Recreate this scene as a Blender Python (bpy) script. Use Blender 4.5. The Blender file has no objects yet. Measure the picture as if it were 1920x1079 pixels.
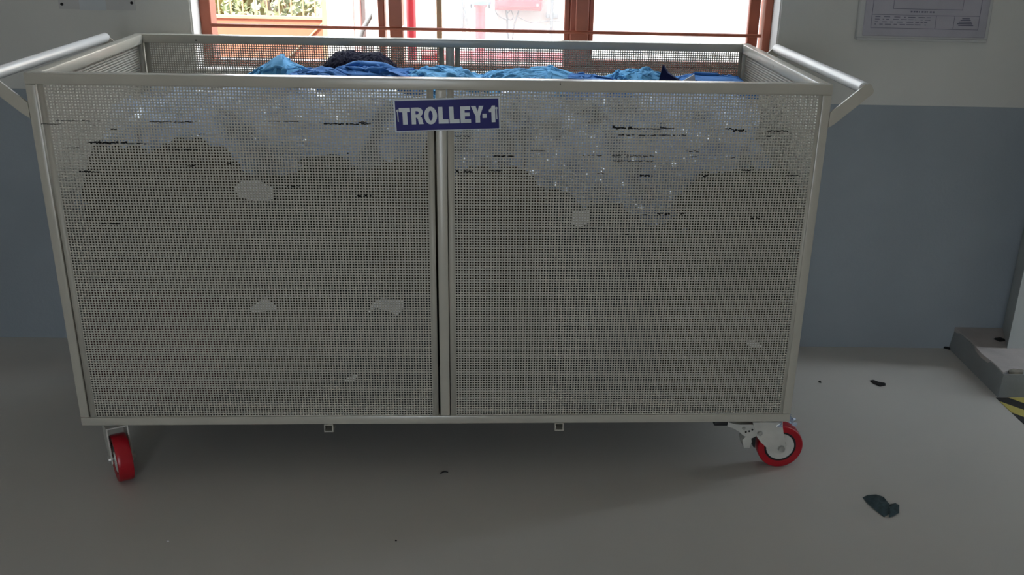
import bpy, bmesh, math, random
import numpy as np
from mathutils import Vector, Matrix

S = bpy.context.scene
COL = S.collection
rnd = random.Random(7)

# ------------------------------------------------------------------ camera
F_PX, SHX, SHY = 1899.0118, 51.5207, 72.7807
CAM = Vector((0.082, -2.0508, 1.225))
PITCH, YAW, ROLL = 0.3877, 0.0642, 0.0244
_f = Vector((math.sin(YAW) * math.cos(PITCH), math.cos(YAW) * math.cos(PITCH), -math.sin(PITCH)))
_r0 = Vector((math.cos(YAW), -math.sin(YAW), 0)); _u0 = _r0.cross(_f)
_r = _r0 * math.cos(ROLL) + _u0 * math.sin(ROLL)
_u = -_r0 * math.sin(ROLL) + _u0 * math.cos(ROLL)
cd = bpy.data.cameras.new('camera'); cam = bpy.data.objects.new('camera', cd); COL.objects.link(cam)
cam.matrix_world = Matrix(((_r.x, _u.x, -_f.x, CAM.x), (_r.y, _u.y, -_f.y, CAM.y), (_r.z, _u.z, -_f.z, CAM.z), (0, 0, 0, 1)))
cd.sensor_width = 36.0; cd.sensor_fit = 'HORIZONTAL'; cd.lens = F_PX * 36.0 / 1920.0
cd.shift_x = -SHX / 1920.0; cd.shift_y = SHY / 1920.0
cd.clip_start = 0.02; cd.clip_end = 200
S.camera = cam

# ------------------------------------------------------------------ sky, sun, lamps, exposure
W = bpy.data.worlds.new('sky'); S.world = W; W.use_nodes = True
bg = W.node_tree.nodes['Background']; bg.inputs[0].default_value = (0.80, 0.90, 1.0, 1); bg.inputs[1].default_value = 8.4
sd = bpy.data.lights.new('sun', 'SUN'); sd.energy = 25.0; sd.angle = math.radians(1.0); sd.color = (1.0, 0.965, 0.91)
sun = bpy.data.objects.new('sun', sd); COL.objects.link(sun)
sun.rotation_euler = Vector((0.22, 0.56, -0.80)).to_track_quat('-Z', 'Y').to_euler()
for nm, loc_, sz, rt in (('window_portal', (.10, 1.05, 1.475), (1.60, 1.35), (-math.pi / 2, 0, 0)), ('door_portal', (-.50, -4.81, .90), (1.0, 1.80), (math.pi / 2, 0, 0))):
    pd = bpy.data.lights.new(nm, 'AREA'); pd.shape = 'RECTANGLE'; pd.size, pd.size_y = sz; pd.cycles.is_portal = True
    po = bpy.data.objects.new(nm, pd); COL.objects.link(po); po.location = loc_; po.rotation_euler = rt
S.view_settings.view_transform = 'Standard'; S.view_settings.look = 'None'
S.view_settings.gamma = 1.0; S.view_settings.use_curve_mapping = False
S.view_settings.exposure = 0.0
S.cycles.max_bounces = 8; S.cycles.transparent_max_bounces = 10; S.cycles.caustics_reflective = False; S.cycles.caustics_refractive = False

# ------------------------------------------------------------------ helpers
WORLD = {}
class MB:
    def __init__(s): s.v = []; s.f = []
    def add(s, vs, fs):
        n = len(s.v); s.v += [tuple(map(float, p)) for p in vs]; s.f += [tuple(n + i for i in q) for q in fs]; return s
    def box(s, lo, hi, fn=None):
        x0, y0, z0 = lo; x1, y1, z1 = hi
        vs = [(x0, y0, z0), (x1, y0, z0), (x1, y1, z0), (x0, y1, z0), (x0, y0, z1), (x1, y0, z1), (x1, y1, z1), (x0, y1, z1)]
        if fn: vs = [fn(*p) for p in vs]
        return s.add(vs, [(0, 3, 2, 1), (4, 5, 6, 7), (0, 1, 5, 4), (1, 2, 6, 5), (2, 3, 7, 6), (3, 0, 4, 7)])
    def bevbox(s, lo, hi, b=0.003, seg=2, fn=None):
        bm = bmesh.new(); bmesh.ops.create_cube(bm, size=1)
        lo = Vector(lo); hi = Vector(hi)
        for v in bm.verts:
            v.co = Vector(((lo[i] + hi[i]) / 2 + v.co[i] * (hi[i] - lo[i]) for i in range(3)))
        bmesh.ops.bevel(bm, geom=bm.edges[:], offset=b, segments=seg, affect='EDGES', profile=0.5)
        bm.verts.index_update()
        vs = [tuple(v.co) for v in bm.verts]
        if fn: vs = [fn(*p) for p in vs]
        fs = [tuple(v.index for v in f.verts) for f in bm.faces]; bm.free()
        return s.add(vs, fs)
    def tube(s, pts, r, seg=16, cap=True):
        pts = [Vector(p) for p in pts]; n = len(pts); rings = []
        rr = r if isinstance(r, (list, tuple)) else [r] * n
        prev = None
        for i, p in enumerate(pts):
            d = (pts[min(i + 1, n - 1)] - pts[max(i - 1, 0)]).normalized()
            a = prev if prev is not None else Vector((0, 0, 1) if abs(d.z) < .9 else (1, 0, 0))
            a = (a - d * a.dot(d)).normalized(); prev = a; b = d.cross(a)
            rings.append([p + (a * math.cos(2 * math.pi * k / seg) + b * math.sin(2 * math.pi * k / seg)) * rr[i] for k in range(seg)])
        vs = [q for R_ in rings for q in R_]; fs = []
        for i in range(n - 1):
            for k in range(seg):
                fs.append((i * seg + k, i * seg + (k + 1) % seg, (i + 1) * seg + (k + 1) % seg, (i + 1) * seg + k))
        if cap: fs.append(tuple(range(seg))[::-1]); fs.append(tuple((n - 1) * seg + k for k in range(seg)))
        return s.add(vs, fs)
    def lathe(s, prof, c, ax, seg=40, close=True):
        c = Vector(c); ax = Vector(ax).normalized()
        a = Vector((0, 0, 1)) if abs(ax.z) < .9 else Vector((1, 0, 0)); a = (a - ax * a.dot(ax)).normalized(); b = ax.cross(a)
        m = len(prof); vs = []
        for k in range(seg):
            t = 2 * math.pi * k / seg; e = a * math.cos(t) + b * math.sin(t)
            vs += [c + ax * h + e * r for r, h in prof]
        fs = []
        for k in range(seg):
            for i in range(m if close else m - 1):
                j = (i + 1) % m; k2 = (k + 1) % seg
                fs.append((k * m + i, k * m + j, k2 * m + j, k2 * m + i))
        return s.add(vs, fs)
    def prism(s, poly, f0, f1):
        """poly 2D outline, f0/f1 map (a,b) to the two faces"""
        n = len(poly); vs = [f0(*p) for p in poly] + [f1(*p) for p in poly]
        fs = [tuple(range(n)), tuple(range(2 * n - 1, n - 1, -1))] + [(i, n + i, n + (i + 1) % n, (i + 1) % n) for i in range(n)]
        return s.add(vs, fs)
    def obj(s, name, mat, parent=None, smooth=True, ang=35, **kw):
        me = bpy.data.meshes.new(name); me.from_pydata(s.v, [], s.f); me.validate()
        bm = bmesh.new(); bm.from_mesh(me); bmesh.ops.recalc_face_normals(bm, faces=bm.faces[:]); bm.to_mesh(me); bm.free()
        return place(name, me, mat, parent, smooth, ang, **kw)

def place(name, me, mat, parent=None, smooth=True, ang=35, label=None, cat=None, group=None, kind=None, origin=None):
    n = len(me.vertices); co = np.empty(n * 3, np.float32); me.vertices.foreach_get('co', co); co = co.reshape(-1, 3)
    if origin is None:
        lo, hi = co.min(0), co.max(0); origin = np.array([(lo[0] + hi[0]) / 2, (lo[1] + hi[1]) / 2, lo[2]])
    co = co - np.asarray(origin, np.float32); me.vertices.foreach_set('co', co.ravel()); me.update()
    if smooth:
        me.polygons.foreach_set('use_smooth', np.ones(len(me.polygons), bool))
        if ang: me.set_sharp_from_angle(angle=math.radians(ang))
    me.materials.clear(); me.materials.append(mat)
    return link(name, me, origin, parent, label, cat, group, kind)

def link(name, me, origin, parent=None, label=None, cat=None, group=None, kind=None):
    o = bpy.data.objects.new(name, me); COL.objects.link(o)
    w = Vector([float(a) for a in origin]); WORLD[o] = w
    if parent: o.parent = parent; o.location = w - WORLD[parent]
    else: o.location = w
    tag(o, label, cat, group, kind); return o

def tag(o, label=None, cat=None, group=None, kind=None):
    if label: o['label'] = label
    if cat: o['category'] = cat
    if group: o['group'] = group
    if kind: o['kind'] = kind
    return o

def thing(name, loc, label=None, cat=None, group=None, kind=None, parent=None):
    o = link(name, None, loc, parent, label, cat, group, kind); o.empty_display_size = .05; return o

class Noise:
    """smooth pseudo noise, sum of random waves"""
    def __init__(s, seed, f=1.0, octs=3, dim=3):
        r = np.random.RandomState(seed); s.w = []
        for o in range(octs):
            for _ in range(5):
                d = r.normal(size=dim); d /= np.linalg.norm(d)
                s.w.append((d * f * 2 ** o * r.uniform(.7, 1.4), r.uniform(0, 6.28), .5 ** o / 2.2))
    def __call__(s, *a):
        out = 0
        for k, p, am in s.w: out = out + am * np.sin(sum(ki * ai for ki, ai in zip(k, a)) + p)
        return out

def grid_faces(nu, nv, wrap=False):
    fs = []
    for i in range(nu - 1):
        for j in range(nv if wrap else nv - 1):
            j2 = (j + 1) % nv
            fs.append((i * nv + j, i * nv + j2, (i + 1) * nv + j2, (i + 1) * nv + j))
    return fs

# ------------------------------------------------------------------ materials
def mat(name, col, rough=.6, var=.08, scale=6, spec=.5, metal=0.0, bump=0.0, bscale=80, col2=None, coat=0.0, coords='Object', stretch=None):
    m = bpy.data.materials.new(name); m.use_nodes = True; nt = m.node_tree; N = nt.nodes; L = nt.links
    b = N['Principled BSDF']
    b.inputs['Roughness'].default_value = rough; b.inputs['Metallic'].default_value = metal
    b.inputs['Specular IOR Level'].default_value = spec; b.inputs['Coat Weight'].default_value = coat
    tc = N.new('ShaderNodeTexCoord'); src = tc.outputs[coords]
    if coords == 'World':
        pass
    if stretch:
        mp = N.new('ShaderNodeMapping'); mp.inputs['Scale'].default_value = stretch; L.new(src, mp.inputs['Vector']); src = mp.outputs[0]
    nz = N.new('ShaderNodeTexNoise'); nz.inputs['Scale'].default_value = scale; nz.inputs['Detail'].default_value = 5; L.new(src, nz.inputs['Vector'])
    mx = N.new('ShaderNodeMix'); mx.data_type = 'RGBA'
    c2 = col2 or tuple(c * (1 - 2 * var) for c in col); c1 = col if col2 else tuple(min(1, c * (1 + var)) for c in col)
    mx.inputs['A'].default_value = (*c1, 1); mx.inputs['B'].default_value = (*c2, 1)
    rp = N.new('ShaderNodeMapRange'); rp.inputs['From Min'].default_value = .3; rp.inputs['From Max'].default_value = .7
    L.new(nz.outputs['Fac'], rp.inputs['Value']); L.new(rp.outputs[0], mx.inputs['Factor'])
    L.new(mx.outputs['Result'], b.inputs['Base Color'])
    m['mix'] = mx.name
    if bump:
        n2 = N.new('ShaderNodeTexNoise'); n2.inputs['Scale'].default_value = bscale; n2.inputs['Detail'].default_value = 4; L.new(src, n2.inputs['Vector'])
        bp = N.new('ShaderNodeBump'); bp.inputs['Strength'].default_value = bump; bp.inputs['Distance'].default_value = .004
        L.new(n2.outputs['Fac'], bp.inputs['Height']); L.new(bp.outputs[0], b.inputs['Normal'])
    return m

def spots(m, scale, thr, col, soft=.02, stretch=None):
    """small dark chips / specks with a shape of their own over a material"""
    nt = m.node_tree; N = nt.nodes; L = nt.links; b = N['Principled BSDF']
    src = b.inputs['Base Color'].links[0].from_socket
    g = N.new('ShaderNodeNewGeometry'); v = g.outputs['Position']
    if stretch:
        mp = N.new('ShaderNodeMapping'); mp.inputs['Scale'].default_value = stretch; L.new(v, mp.inputs['Vector']); v = mp.outputs[0]
    nz = N.new('ShaderNodeTexNoise'); nz.inputs['Scale'].default_value = scale; nz.inputs['Detail'].default_value = 3; L.new(v, nz.inputs['Vector'])
    rp = N.new('ShaderNodeMapRange'); rp.inputs['From Min'].default_value = thr; rp.inputs['From Max'].default_value = thr + soft; L.new(nz.outputs['Fac'], rp.inputs['Value'])
    mx = N.new('ShaderNodeMix'); mx.data_type = 'RGBA'; mx.inputs['B'].default_value = (*col, 1)
    L.new(src, mx.inputs['A']); L.new(rp.outputs[0], mx.inputs['Factor']); L.new(mx.outputs['Result'], b.inputs['Base Color'])
    return m

PAINT = spots(mat('cream_enamel', (.49, .465, .395), rough=.24, var=.03, scale=9, spec=.55), 60, .735, (.05, .045, .04))
SHEET = mat('cream_enamel_sheet', (.50, .475, .405), rough=.38, var=.04, scale=5)
GREYSHEET = mat('mill_steel_underside', (.35, .35, .34), rough=.5, var=.1)
HANDLE = mat('pale_enamel_tube', (.72, .72, .70), rough=.25, var=.03)
RED = mat('red_polyurethane', (.42, .006, .016), rough=.32, var=.12, scale=14)
BLACKR = mat('black_rubber', (.012, .012, .012), rough=.6)
HUB = mat('off_white_hub', (.62, .60, .55), rough=.45, var=.06, scale=30)
STEEL = mat('zinc_steel', (.50, .50, .47), rough=.35, metal=.6, var=.1, scale=40)
ZINC = spots(mat('cream_caster_steel', (.60, .585, .53), rough=.38, var=.06, scale=25), 90, .74, (.10, .08, .06))
NAVY = mat('navy_enamel_sign', (.004, .004, .14), rough=.4, var=.12, scale=12, spec=.2)
SIGNW = mat('white_sign_print', (.62, .66, .68), rough=.4, var=.05, scale=40)
FLOOR = mat('grey_epoxy_floor', (.60, .572, .53), rough=.34, scale=2.2, col2=(.545, .525, .49), spec=.45, bump=.03, bscale=25)
spots(FLOOR, 60, .82, (.12, .11, .10))
WHITEW = mat('off_white_wall_paint', (.60, .60, .565), rough=.75, var=.03, scale=3, bump=.10, bscale=60)
spots(WHITEW, 22, .80, (.20, .19, .16), stretch=(1, 1, 1.6))
GREYW = mat('blue_grey_dado_paint', (.30, .34, .37), rough=.5, var=.06, scale=2.5, bump=.18, bscale=120)
CEIL = mat('ceiling_paint', (.72, .72, .70), rough=.8, var=.02)
REVEAL = mat('white_reveal_plaster', (.72, .72, .69), rough=.7, var=.04)
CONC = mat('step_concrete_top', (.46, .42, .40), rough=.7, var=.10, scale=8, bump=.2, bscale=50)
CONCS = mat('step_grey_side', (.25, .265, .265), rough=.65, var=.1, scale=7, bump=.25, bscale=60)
BROWN = mat('red_oxide_window_paint', (.33, .085, .042), rough=.42, var=.1, scale=10)
TAN = mat('tan_sash_paint', (.42, .27, .15), rough=.5, var=.08)
GATEC = mat('terracotta_gate_paint', (.25, .075, .036), rough=.55, var=.06)
GATEB = mat('gate_bar_paint', (.34, .18, .09), rough=.55, var=.06)
OUTW = mat('cream_compound_wall', (.50, .47, .41), rough=.85, var=.04, scale=3)
PILW = mat('white_pillar_paint', (.80, .79, .76), rough=.8, var=.03)
PINK = mat('pink_pillar_side', (.62, .30, .27), rough=.8, var=.04)
OUTG = mat('grey_plinth_wall', (.36, .36, .36), rough=.85, var=.06)
SOIL = mat('red_earth_ground', (.22, .09, .045), rough=.95, var=.18, scale=1.5, bump=.3, bscale=14)
PIPER = mat('red_hydrant_paint', (.42, .012, .02), rough=.3, var=.06)
CABLE = mat('dark_cable', (.03, .03, .032), rough=.6)
CONDUIT = mat('grey_conduit', (.075, .08, .082), rough=.6)
BLUEV = mat('blue_valve_paint', (.06, .10, .22), rough=.45)
LEAFA = mat('dry_green_leaf', (.22, .26, .10), rough=.7, var=.3, scale=3)
LEAFB = mat('dark_olive_leaf', (.13, .14, .06), rough=.7, var=.3, scale=3)
BARK = mat('pale_bark', (.25, .19, .13), rough=.9, var=.2)
BEIGE = mat('far_beige_wall', (.55, .48, .36), rough=.9, var=.15, scale=2)
BLUE = mat('blue_cotton', (.13, .40, .68), rough=.85, var=.12, scale=12, spec=.2, bump=.12, bscale=300)
BLUED = mat('denim_blue_cotton', (.05, .18, .46), rough=.85, var=.15, scale=12, spec=.2, bump=.12, bscale=300)
NAVYC = mat('navy_cotton', (.012, .018, .075), rough=.9, var=.2, scale=12, spec=.15, bump=.12, bscale=300)
BLACKC = mat('black_navy_pile', (.008, .007, .02), rough=.95, var=.2, scale=20, spec=.1)
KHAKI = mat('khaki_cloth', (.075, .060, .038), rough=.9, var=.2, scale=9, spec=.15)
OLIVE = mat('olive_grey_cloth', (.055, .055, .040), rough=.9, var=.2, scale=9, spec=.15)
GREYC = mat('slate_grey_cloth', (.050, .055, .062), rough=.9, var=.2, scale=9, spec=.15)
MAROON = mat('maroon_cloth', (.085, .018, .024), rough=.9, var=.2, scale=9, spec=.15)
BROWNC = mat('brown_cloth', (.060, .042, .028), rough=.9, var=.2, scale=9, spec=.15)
PAPER = mat('white_paper', (.72, .70, .68), rough=.8, var=.04, scale=10)
PAPERP = mat('lilac_paper', (.42, .41, .46), rough=.5, var=.06, scale=10)
LINT = mat('black_lint', (.01, .009, .008), rough=.9)
SCRAP = mat('teal_grey_cloth_scrap', (.045, .075, .085), rough=.9, var=.25, scale=60)
BLACK = mat('black_scrap', (.006, .005, .005), rough=.8)
INK = mat('grey_blue_ink', (.13, .13, .18), rough=.6)
SILVER = mat('clear_edge_strip', (.52, .53, .52), rough=.3, var=.05)

def film_mat(name, tint, fac_t, fac_tr, rough, patch=0.0):
    m = bpy.data.materials.new(name); m.use_nodes = True; nt = m.node_tree; N = nt.nodes; L = nt.links
    N.remove(N['Principled BSDF']); out = N['Material Output']
    tr = N.new('ShaderNodeBsdfTransparent'); tr.inputs[0].default_value = (.96, .98, 1, 1)
    gl = N.new('ShaderNodeBsdfGlossy'); gl.inputs['Roughness'].default_value = rough; gl.inputs['Color'].default_value = (1, 1, 1, 1)
    tl = N.new('ShaderNodeBsdfTranslucent'); df = N.new('ShaderNodeBsdfDiffuse')
    nz = N.new('ShaderNodeTexNoise'); nz.inputs['Scale'].default_value = 14; nz.inputs['Detail'].default_value = 4
    tc = N.new('ShaderNodeTexCoord'); L.new(tc.outputs['Object'], nz.inputs['Vector'])
    mc = N.new('ShaderNodeMix'); mc.data_type = 'RGBA'; mc.inputs['A'].default_value = (*tint, 1); mc.inputs['B'].default_value = (*[min(1, c * 1.2) for c in tint], 1); L.new(nz.outputs['Fac'], mc.inputs['Factor'])
    L.new(mc.outputs['Result'], tl.inputs[0]); L.new(mc.outputs['Result'], df.inputs[0])
    a = N.new('ShaderNodeMixShader'); a.inputs[0].default_value = .45; L.new(tl.outputs[0], a.inputs[1]); L.new(df.outputs[0], a.inputs[2])
    g = N.new('ShaderNodeMixShader'); g.inputs[0].default_value = fac_tr; L.new(gl.outputs[0], g.inputs[1]); L.new(a.outputs[0], g.inputs[2])
    t = N.new('ShaderNodeMixShader'); t.inputs[0].default_value = fac_t
    if patch:
        nq = N.new('ShaderNodeTexNoise'); nq.inputs['Scale'].default_value = 7; nq.inputs['Detail'].default_value = 3; nq.inputs['Distortion'].default_value = 1.2; L.new(tc.outputs['Object'], nq.inputs['Vector'])
        mr = N.new('ShaderNodeMapRange'); mr.inputs['From Min'].default_value = .42; mr.inputs['From Max'].default_value = .62; mr.inputs['To Min'].default_value = fac_t - patch; mr.inputs['To Max'].default_value = fac_t + patch
        L.new(nq.outputs['Fac'], mr.inputs['Value']); L.new(mr.outputs[0], t.inputs[0])
    L.new(g.outputs[0], t.inputs[1]); L.new(tr.outputs[0], t.inputs[2])
    L.new(t.outputs[0], out.inputs['Surface'])
    return m
FILM = film_mat('clear_polythene', (.56, .69, 1.0), .42, .66, .14, .36)
FILM2 = film_mat('cloudy_polythene', (.52, .65, .95), .50, .66, .18, .36)
GLARE = film_mat('glare_window_glass', (.95, .95, .93), .84, .88, .04)  # milky mix puts glare haze into the pane's own shader
WHITEOUT = film_mat('whiteout_window_glass', (.97, .96, .94), .60, .9, .04)  # heavier white mix stands in for the overexposed view through this bay

# hazard tape: printed diagonal stripes
HAZ = bpy.data.materials.new('black_yellow_tape'); HAZ.use_nodes = True
_n = HAZ.node_tree.nodes; _l = HAZ.node_tree.links; _b = _n['Principled BSDF']; _b.inputs['Roughness'].default_value = .5
_g = _n.new('ShaderNodeNewGeometry'); _d = _n.new('ShaderNodeVectorMath'); _d.operation = 'DOT_PRODUCT'; _d.inputs[1].default_value = (1.27 / .136, 1 / .136, 0)
_l.new(_g.outputs['Position'], _d.inputs[0])
_s = _n.new('ShaderNodeMath'); _s.operation = 'SUBTRACT'; _s.inputs[1].default_value = 2.323 / .136; _l.new(_d.outputs['Value'], _s.inputs[0])
_fr = _n.new('ShaderNodeMath'); _fr.operation = 'FRACT'; _l.new(_s.outputs[0], _fr.inputs[0])
_gt = _n.new('ShaderNodeMath'); _gt.operation = 'GREATER_THAN'; _gt.inputs[1].default_value = .5; _l.new(_fr.outputs[0], _gt.inputs[0])
_mx = _n.new('ShaderNodeMix'); _mx.data_type = 'RGBA'; _mx.inputs['A'].default_value = (.012, .011, .012, 1); _mx.inputs['B'].default_value = (.50, .42, .10, 1)
_l.new(_gt.outputs[0], _mx.inputs['Factor']); _l.new(_mx.outputs['Result'], _b.inputs['Base Color'])

# ------------------------------------------------------------------ room shell
TH = math.atan(-0.032); EU = Vector((math.cos(TH), math.sin(TH), 0)); EN = Vector((-math.sin(TH), math.cos(TH), 0)); WO = Vector((0, .8138, 0))
def wl(u, n, z): return WO + EU * u + EN * n + Vector((0, 0, z))
XL, XR, YF, HC = -3.0, 2.3, -4.6, 3.2
U0, U1, ZS, ZT, TK = -.695, .903, .800, 2.15, .23     # window opening
ZD = .7443
MB().box((XL - .2, YF - .2, -.15), (XR + .2, 1.1, 0)).obj('floor', FLOOR, kind='structure', smooth=False)
MB().box((XL - .2, YF - .2, HC), (XR + .2, 1.35, HC + .2)).obj('ceiling', CEIL, kind='structure', smooth=False)
wb = thing('wall_back', wl(0, 0, 0), kind='structure')
m = MB()
m.box((-3.1, 0, ZD), (U0, TK, HC), wl); m.box((U1, 0, ZD), (2.4, TK, HC), wl); m.box((U0, 0, ZD), (U1, TK, ZS), wl); m.box((U0, 0, ZT), (U1, TK, HC), wl)
m.obj('upper_wall', WHITEW, wb, smooth=False)
MB().box((-3.1, -.0015, -.02), (2.4, TK, ZD), wl).obj('dado', GREYW, wb, smooth=False)
m = MB()
m.box((U0 - .001, .004, ZS), (U0 + .004, TK, ZT), wl); m.box((U1 - .004, .004, ZS), (U1 + .001, TK, ZT), wl); m.box((U0, .0, ZS - .002), (U1, TK, ZS + .006), wl)
m.obj('reveal', REVEAL, wb, smooth=False)
e = thing('wall_left', (XL - .1, -2, 0), kind='structure')
MB().box((XL - .2, YF, ZD), (XL, .93, HC)).obj('upper_wall', WHITEW, e, smooth=False)
MB().box((XL - .2, YF, 0), (XL + .0015, .93, ZD)).obj('dado', GREYW, e, smooth=False)
# front wall with the open doorway behind the camera
DX0, DX1, DH = -1.0, .0, 1.80
e = thing('wall_front', (0, YF - .1, 0), kind='structure')
m = MB(); m.box((XL - .2, YF - .2, ZD), (DX0, YF, HC)); m.box((DX1, YF - .2, ZD), (XR + .2, YF, HC)); m.box((DX0, YF - .2, DH), (DX1, YF, HC)); m.obj('upper_wall', WHITEW, e, smooth=False)
m = MB(); m.box((XL - .2, YF - .2, 0), (DX0, YF + .0015, ZD)); m.box((DX1, YF - .2, 0), (XR + .2, YF + .0015, ZD)); m.obj('dado', GREYW, e, smooth=False)
e = thing('door_1', ((DX0 + DX1) / 2, YF - .1, 0), kind='structure')
for x0 in (DX0, DX1 - .05): MB().bevbox((x0, YF - .15, 0), (x0 + .05, YF - .05, DH), .004, 1).obj('door_frame', BROWN, e, smooth=False)
MB().bevbox((DX0, YF - .15, DH - .05), (DX1, YF - .05, DH), .004, 1).obj('door_head', BROWN, e, smooth=False)
# right wall: jamb standing on the step, then the wall coming forward
e = thing('wall_right', (2.2, .5, 0), kind='structure')
J = [(1.631, .600), (1.705, .782), (1.72, .80), (2.5, .80), (2.5, .600)]
MB().prism(J, lambda a, b: (a, b, .07), lambda a, b: (a, b, HC)).obj('door_jamb', mat('jamb_white_paint', (.50, .53, .52), rough=.6, var=.03), e, smooth=False)
MB().box((XR, YF, 0), (XR + .2, .44, HC)).obj('side_wall', WHITEW, e, smooth=False)
# raised step
st = thing('trim_1', (1.9, .6, 0), kind='structure')
m = MB()
m.prism([(1.528, .418), (1.54, .80), (2.5, .80), (2.5, .418)], lambda a, b: (a, b, 0), lambda a, b: (a + .009 if a < 2 else a, b + (.009 if b < .5 else 0), .066))
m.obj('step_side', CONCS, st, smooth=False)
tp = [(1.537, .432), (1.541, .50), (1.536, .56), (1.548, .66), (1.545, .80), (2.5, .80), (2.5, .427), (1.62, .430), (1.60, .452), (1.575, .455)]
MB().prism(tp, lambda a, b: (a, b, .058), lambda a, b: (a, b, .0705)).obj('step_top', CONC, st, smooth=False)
m = MB()
m.prism([(1.55, .425), (1.59, .424), (1.60, .44), (1.575, .45), (1.556, .44)], lambda a, b: (a, b, .03), lambda a, b: (a + .003, b + .006, .0715))
m.obj('broken_edge', mat('chipped_cement', (.24, .22, .18), rough=.9, var=.3, scale=40), st, smooth=False)

# ------------------------------------------------------------------ window
w1 = thing('window_1', wl((U0 + U1) / 2, .1, ZS), kind='structure')
def wbar(name, u0, u1, n0, n1, z0, z1, mt=BROWN, par=None, b=.002): return MB().bevbox((u0, n0, z0), (u1, n1, z1), b, 1, wl).obj(name, mt, par or w1, smooth=False)
wbar('frame_jamb', U0 + .004, -.662, .075, .135, ZS + .006, ZT)
wbar('frame_jamb', .878, U1 - .004, .075, .135, ZS + .006, ZT)
wbar('frame_sill', -.662, .878, .08, .135, ZS + .006, ZS + .022)
wbar('frame_head', -.662, .878, .075, .135, ZT - .04, ZT)
wbar('mullion', -.203, -.185, .09, .135, ZS + .022, ZT - .04)
wbar('mullion', -.171, -.134, .085, .13, ZS + .022, .914)
wbar('mullion', -.171, -.134, .068, .13, .922, ZT - .04)
wbar('mullion', .334, .386, .085, .135, ZS + .022, ZT - .04)
wbar('mullion_cover', .348, .384, .060, .085, .922, ZT - .04)
for a, b_ in ((.318, .333), (.387, .400), (.838, .868)): wbar('sash_stile', a, b_, .095, .125, ZS + .022, ZT - .04)
wbar('sash_rail', .400, .838, .098, .122, ZS + .022, ZS + .040)
wbar('sash_stile', -.0415, -.0265, .105, .13, ZS + .022, ZT - .04, TAN)
MB().tube([wl(-.664, .075, .9165), wl(.1, .075, .9175), wl(.872, .075, .918)], .0048, 12).obj('guard_rod', BROWN, w1)
MB().box((-.0265, .112, ZS + .022), (.318, .116, ZT - .04), wl).obj('pane', GLARE, w1, smooth=False)
MB().box((.400, .108, ZS + .04), (.838, .112, ZT - .04), wl).obj('pane', WHITEOUT, w1, smooth=False)

# ------------------------------------------------------------------ outside the window
MB().box((-12, .24, -.35), (10, 14, -.152), wl).obj('ground_outside', SOIL, kind='structure', smooth=False)
MB().box((-10, -18, -.30), (10, YF - .2, -.02)).obj('ground_yard', mat('grey_yard_paving', (.30, .30, .29), rough=.9, var=.1), kind='structure', smooth=False)
m = MB(); m.box((-.632, 3.2, -.15), (7, 3.45, 2.6), wl); m.obj('wall_outside', OUTW, kind='structure', smooth=False)
m = MB(); m.box((-9, 9.2, -.15), (2, 9.4, 1.6), wl); m.obj('wall_far', BEIGE, kind='structure', smooth=False)
pl = thing('gate_pillar', wl(-.98, 4.35, -.15), 'white painted gate pillar with a pink side beyond the window', 'pillar')
MB().bevbox((-1.068, 4.2, -.15), (-.892, 4.5, 2.3), .008, 2, wl).obj('shaft', PILW, pl)
MB().box((-.892, 4.22, -.15), (-.852, 4.48, 2.25), wl).obj('pink_side', PINK, pl, smooth=False)
# stub wall with a sloping coping beside the pillar
sw = thing('stair_wall', wl(-.78, 4.3, -.15), 'grey plastered stub wall with sloping handrail beside the white pillar', 'wall')
MB().box((-.85, 4.30, -.15), (-.755, 4.44, 2.0), wl).obj('wall_face', OUTG, sw, smooth=False)
MB().tube([wl(-.85, 4.18, .42), wl(-.835, 4.18, .466), wl(-.765, 4.18, .580), wl(-.70, 4.18, .592)], .017, 12).obj('handrail', CONDUIT, sw)
# gate
gt = thing('gate', wl(-1.62, 5.0, -.15), 'terracotta metal gate with bars over a solid lower sheet', 'gate')
MB().box((-2.9, 5.0, -.05), (-1.19, 5.006, .458), wl).obj('lower_sheet', GATEC, gt, smooth=False)
for nm, a in (('rail', (-2.9, 4.985, .450, -1.19, 5.02, .475)), ('rail', (-2.9, 4.985, -.07, -1.19, 5.02, -.03)), ('rail', (-2.9, 4.985, 1.15, -1.19, 5.02, 1.18)), ('stile', (-1.24, 4.98, -.08, -1.20, 5.025, 1.2)), ('stile', (-2.92, 4.98, -.08, -2.88, 5.025, 1.2))):
    MB().bevbox(a[:3], a[3:], .003, 1, wl).obj(nm, GATEB, gt, smooth=False)
for k in range(18):
    u = -1.29 - k * .0885
    MB().tube([wl(u, 5.0, .47), wl(u, 5.0, 1.16)], .006, 8).obj('bar', GATEB, gt)
MB().tube([wl(-1.21, 4.99, .455), wl(-1.75, 4.99, -.05)], .008, 8).obj('brace', GATEB, gt)
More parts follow.
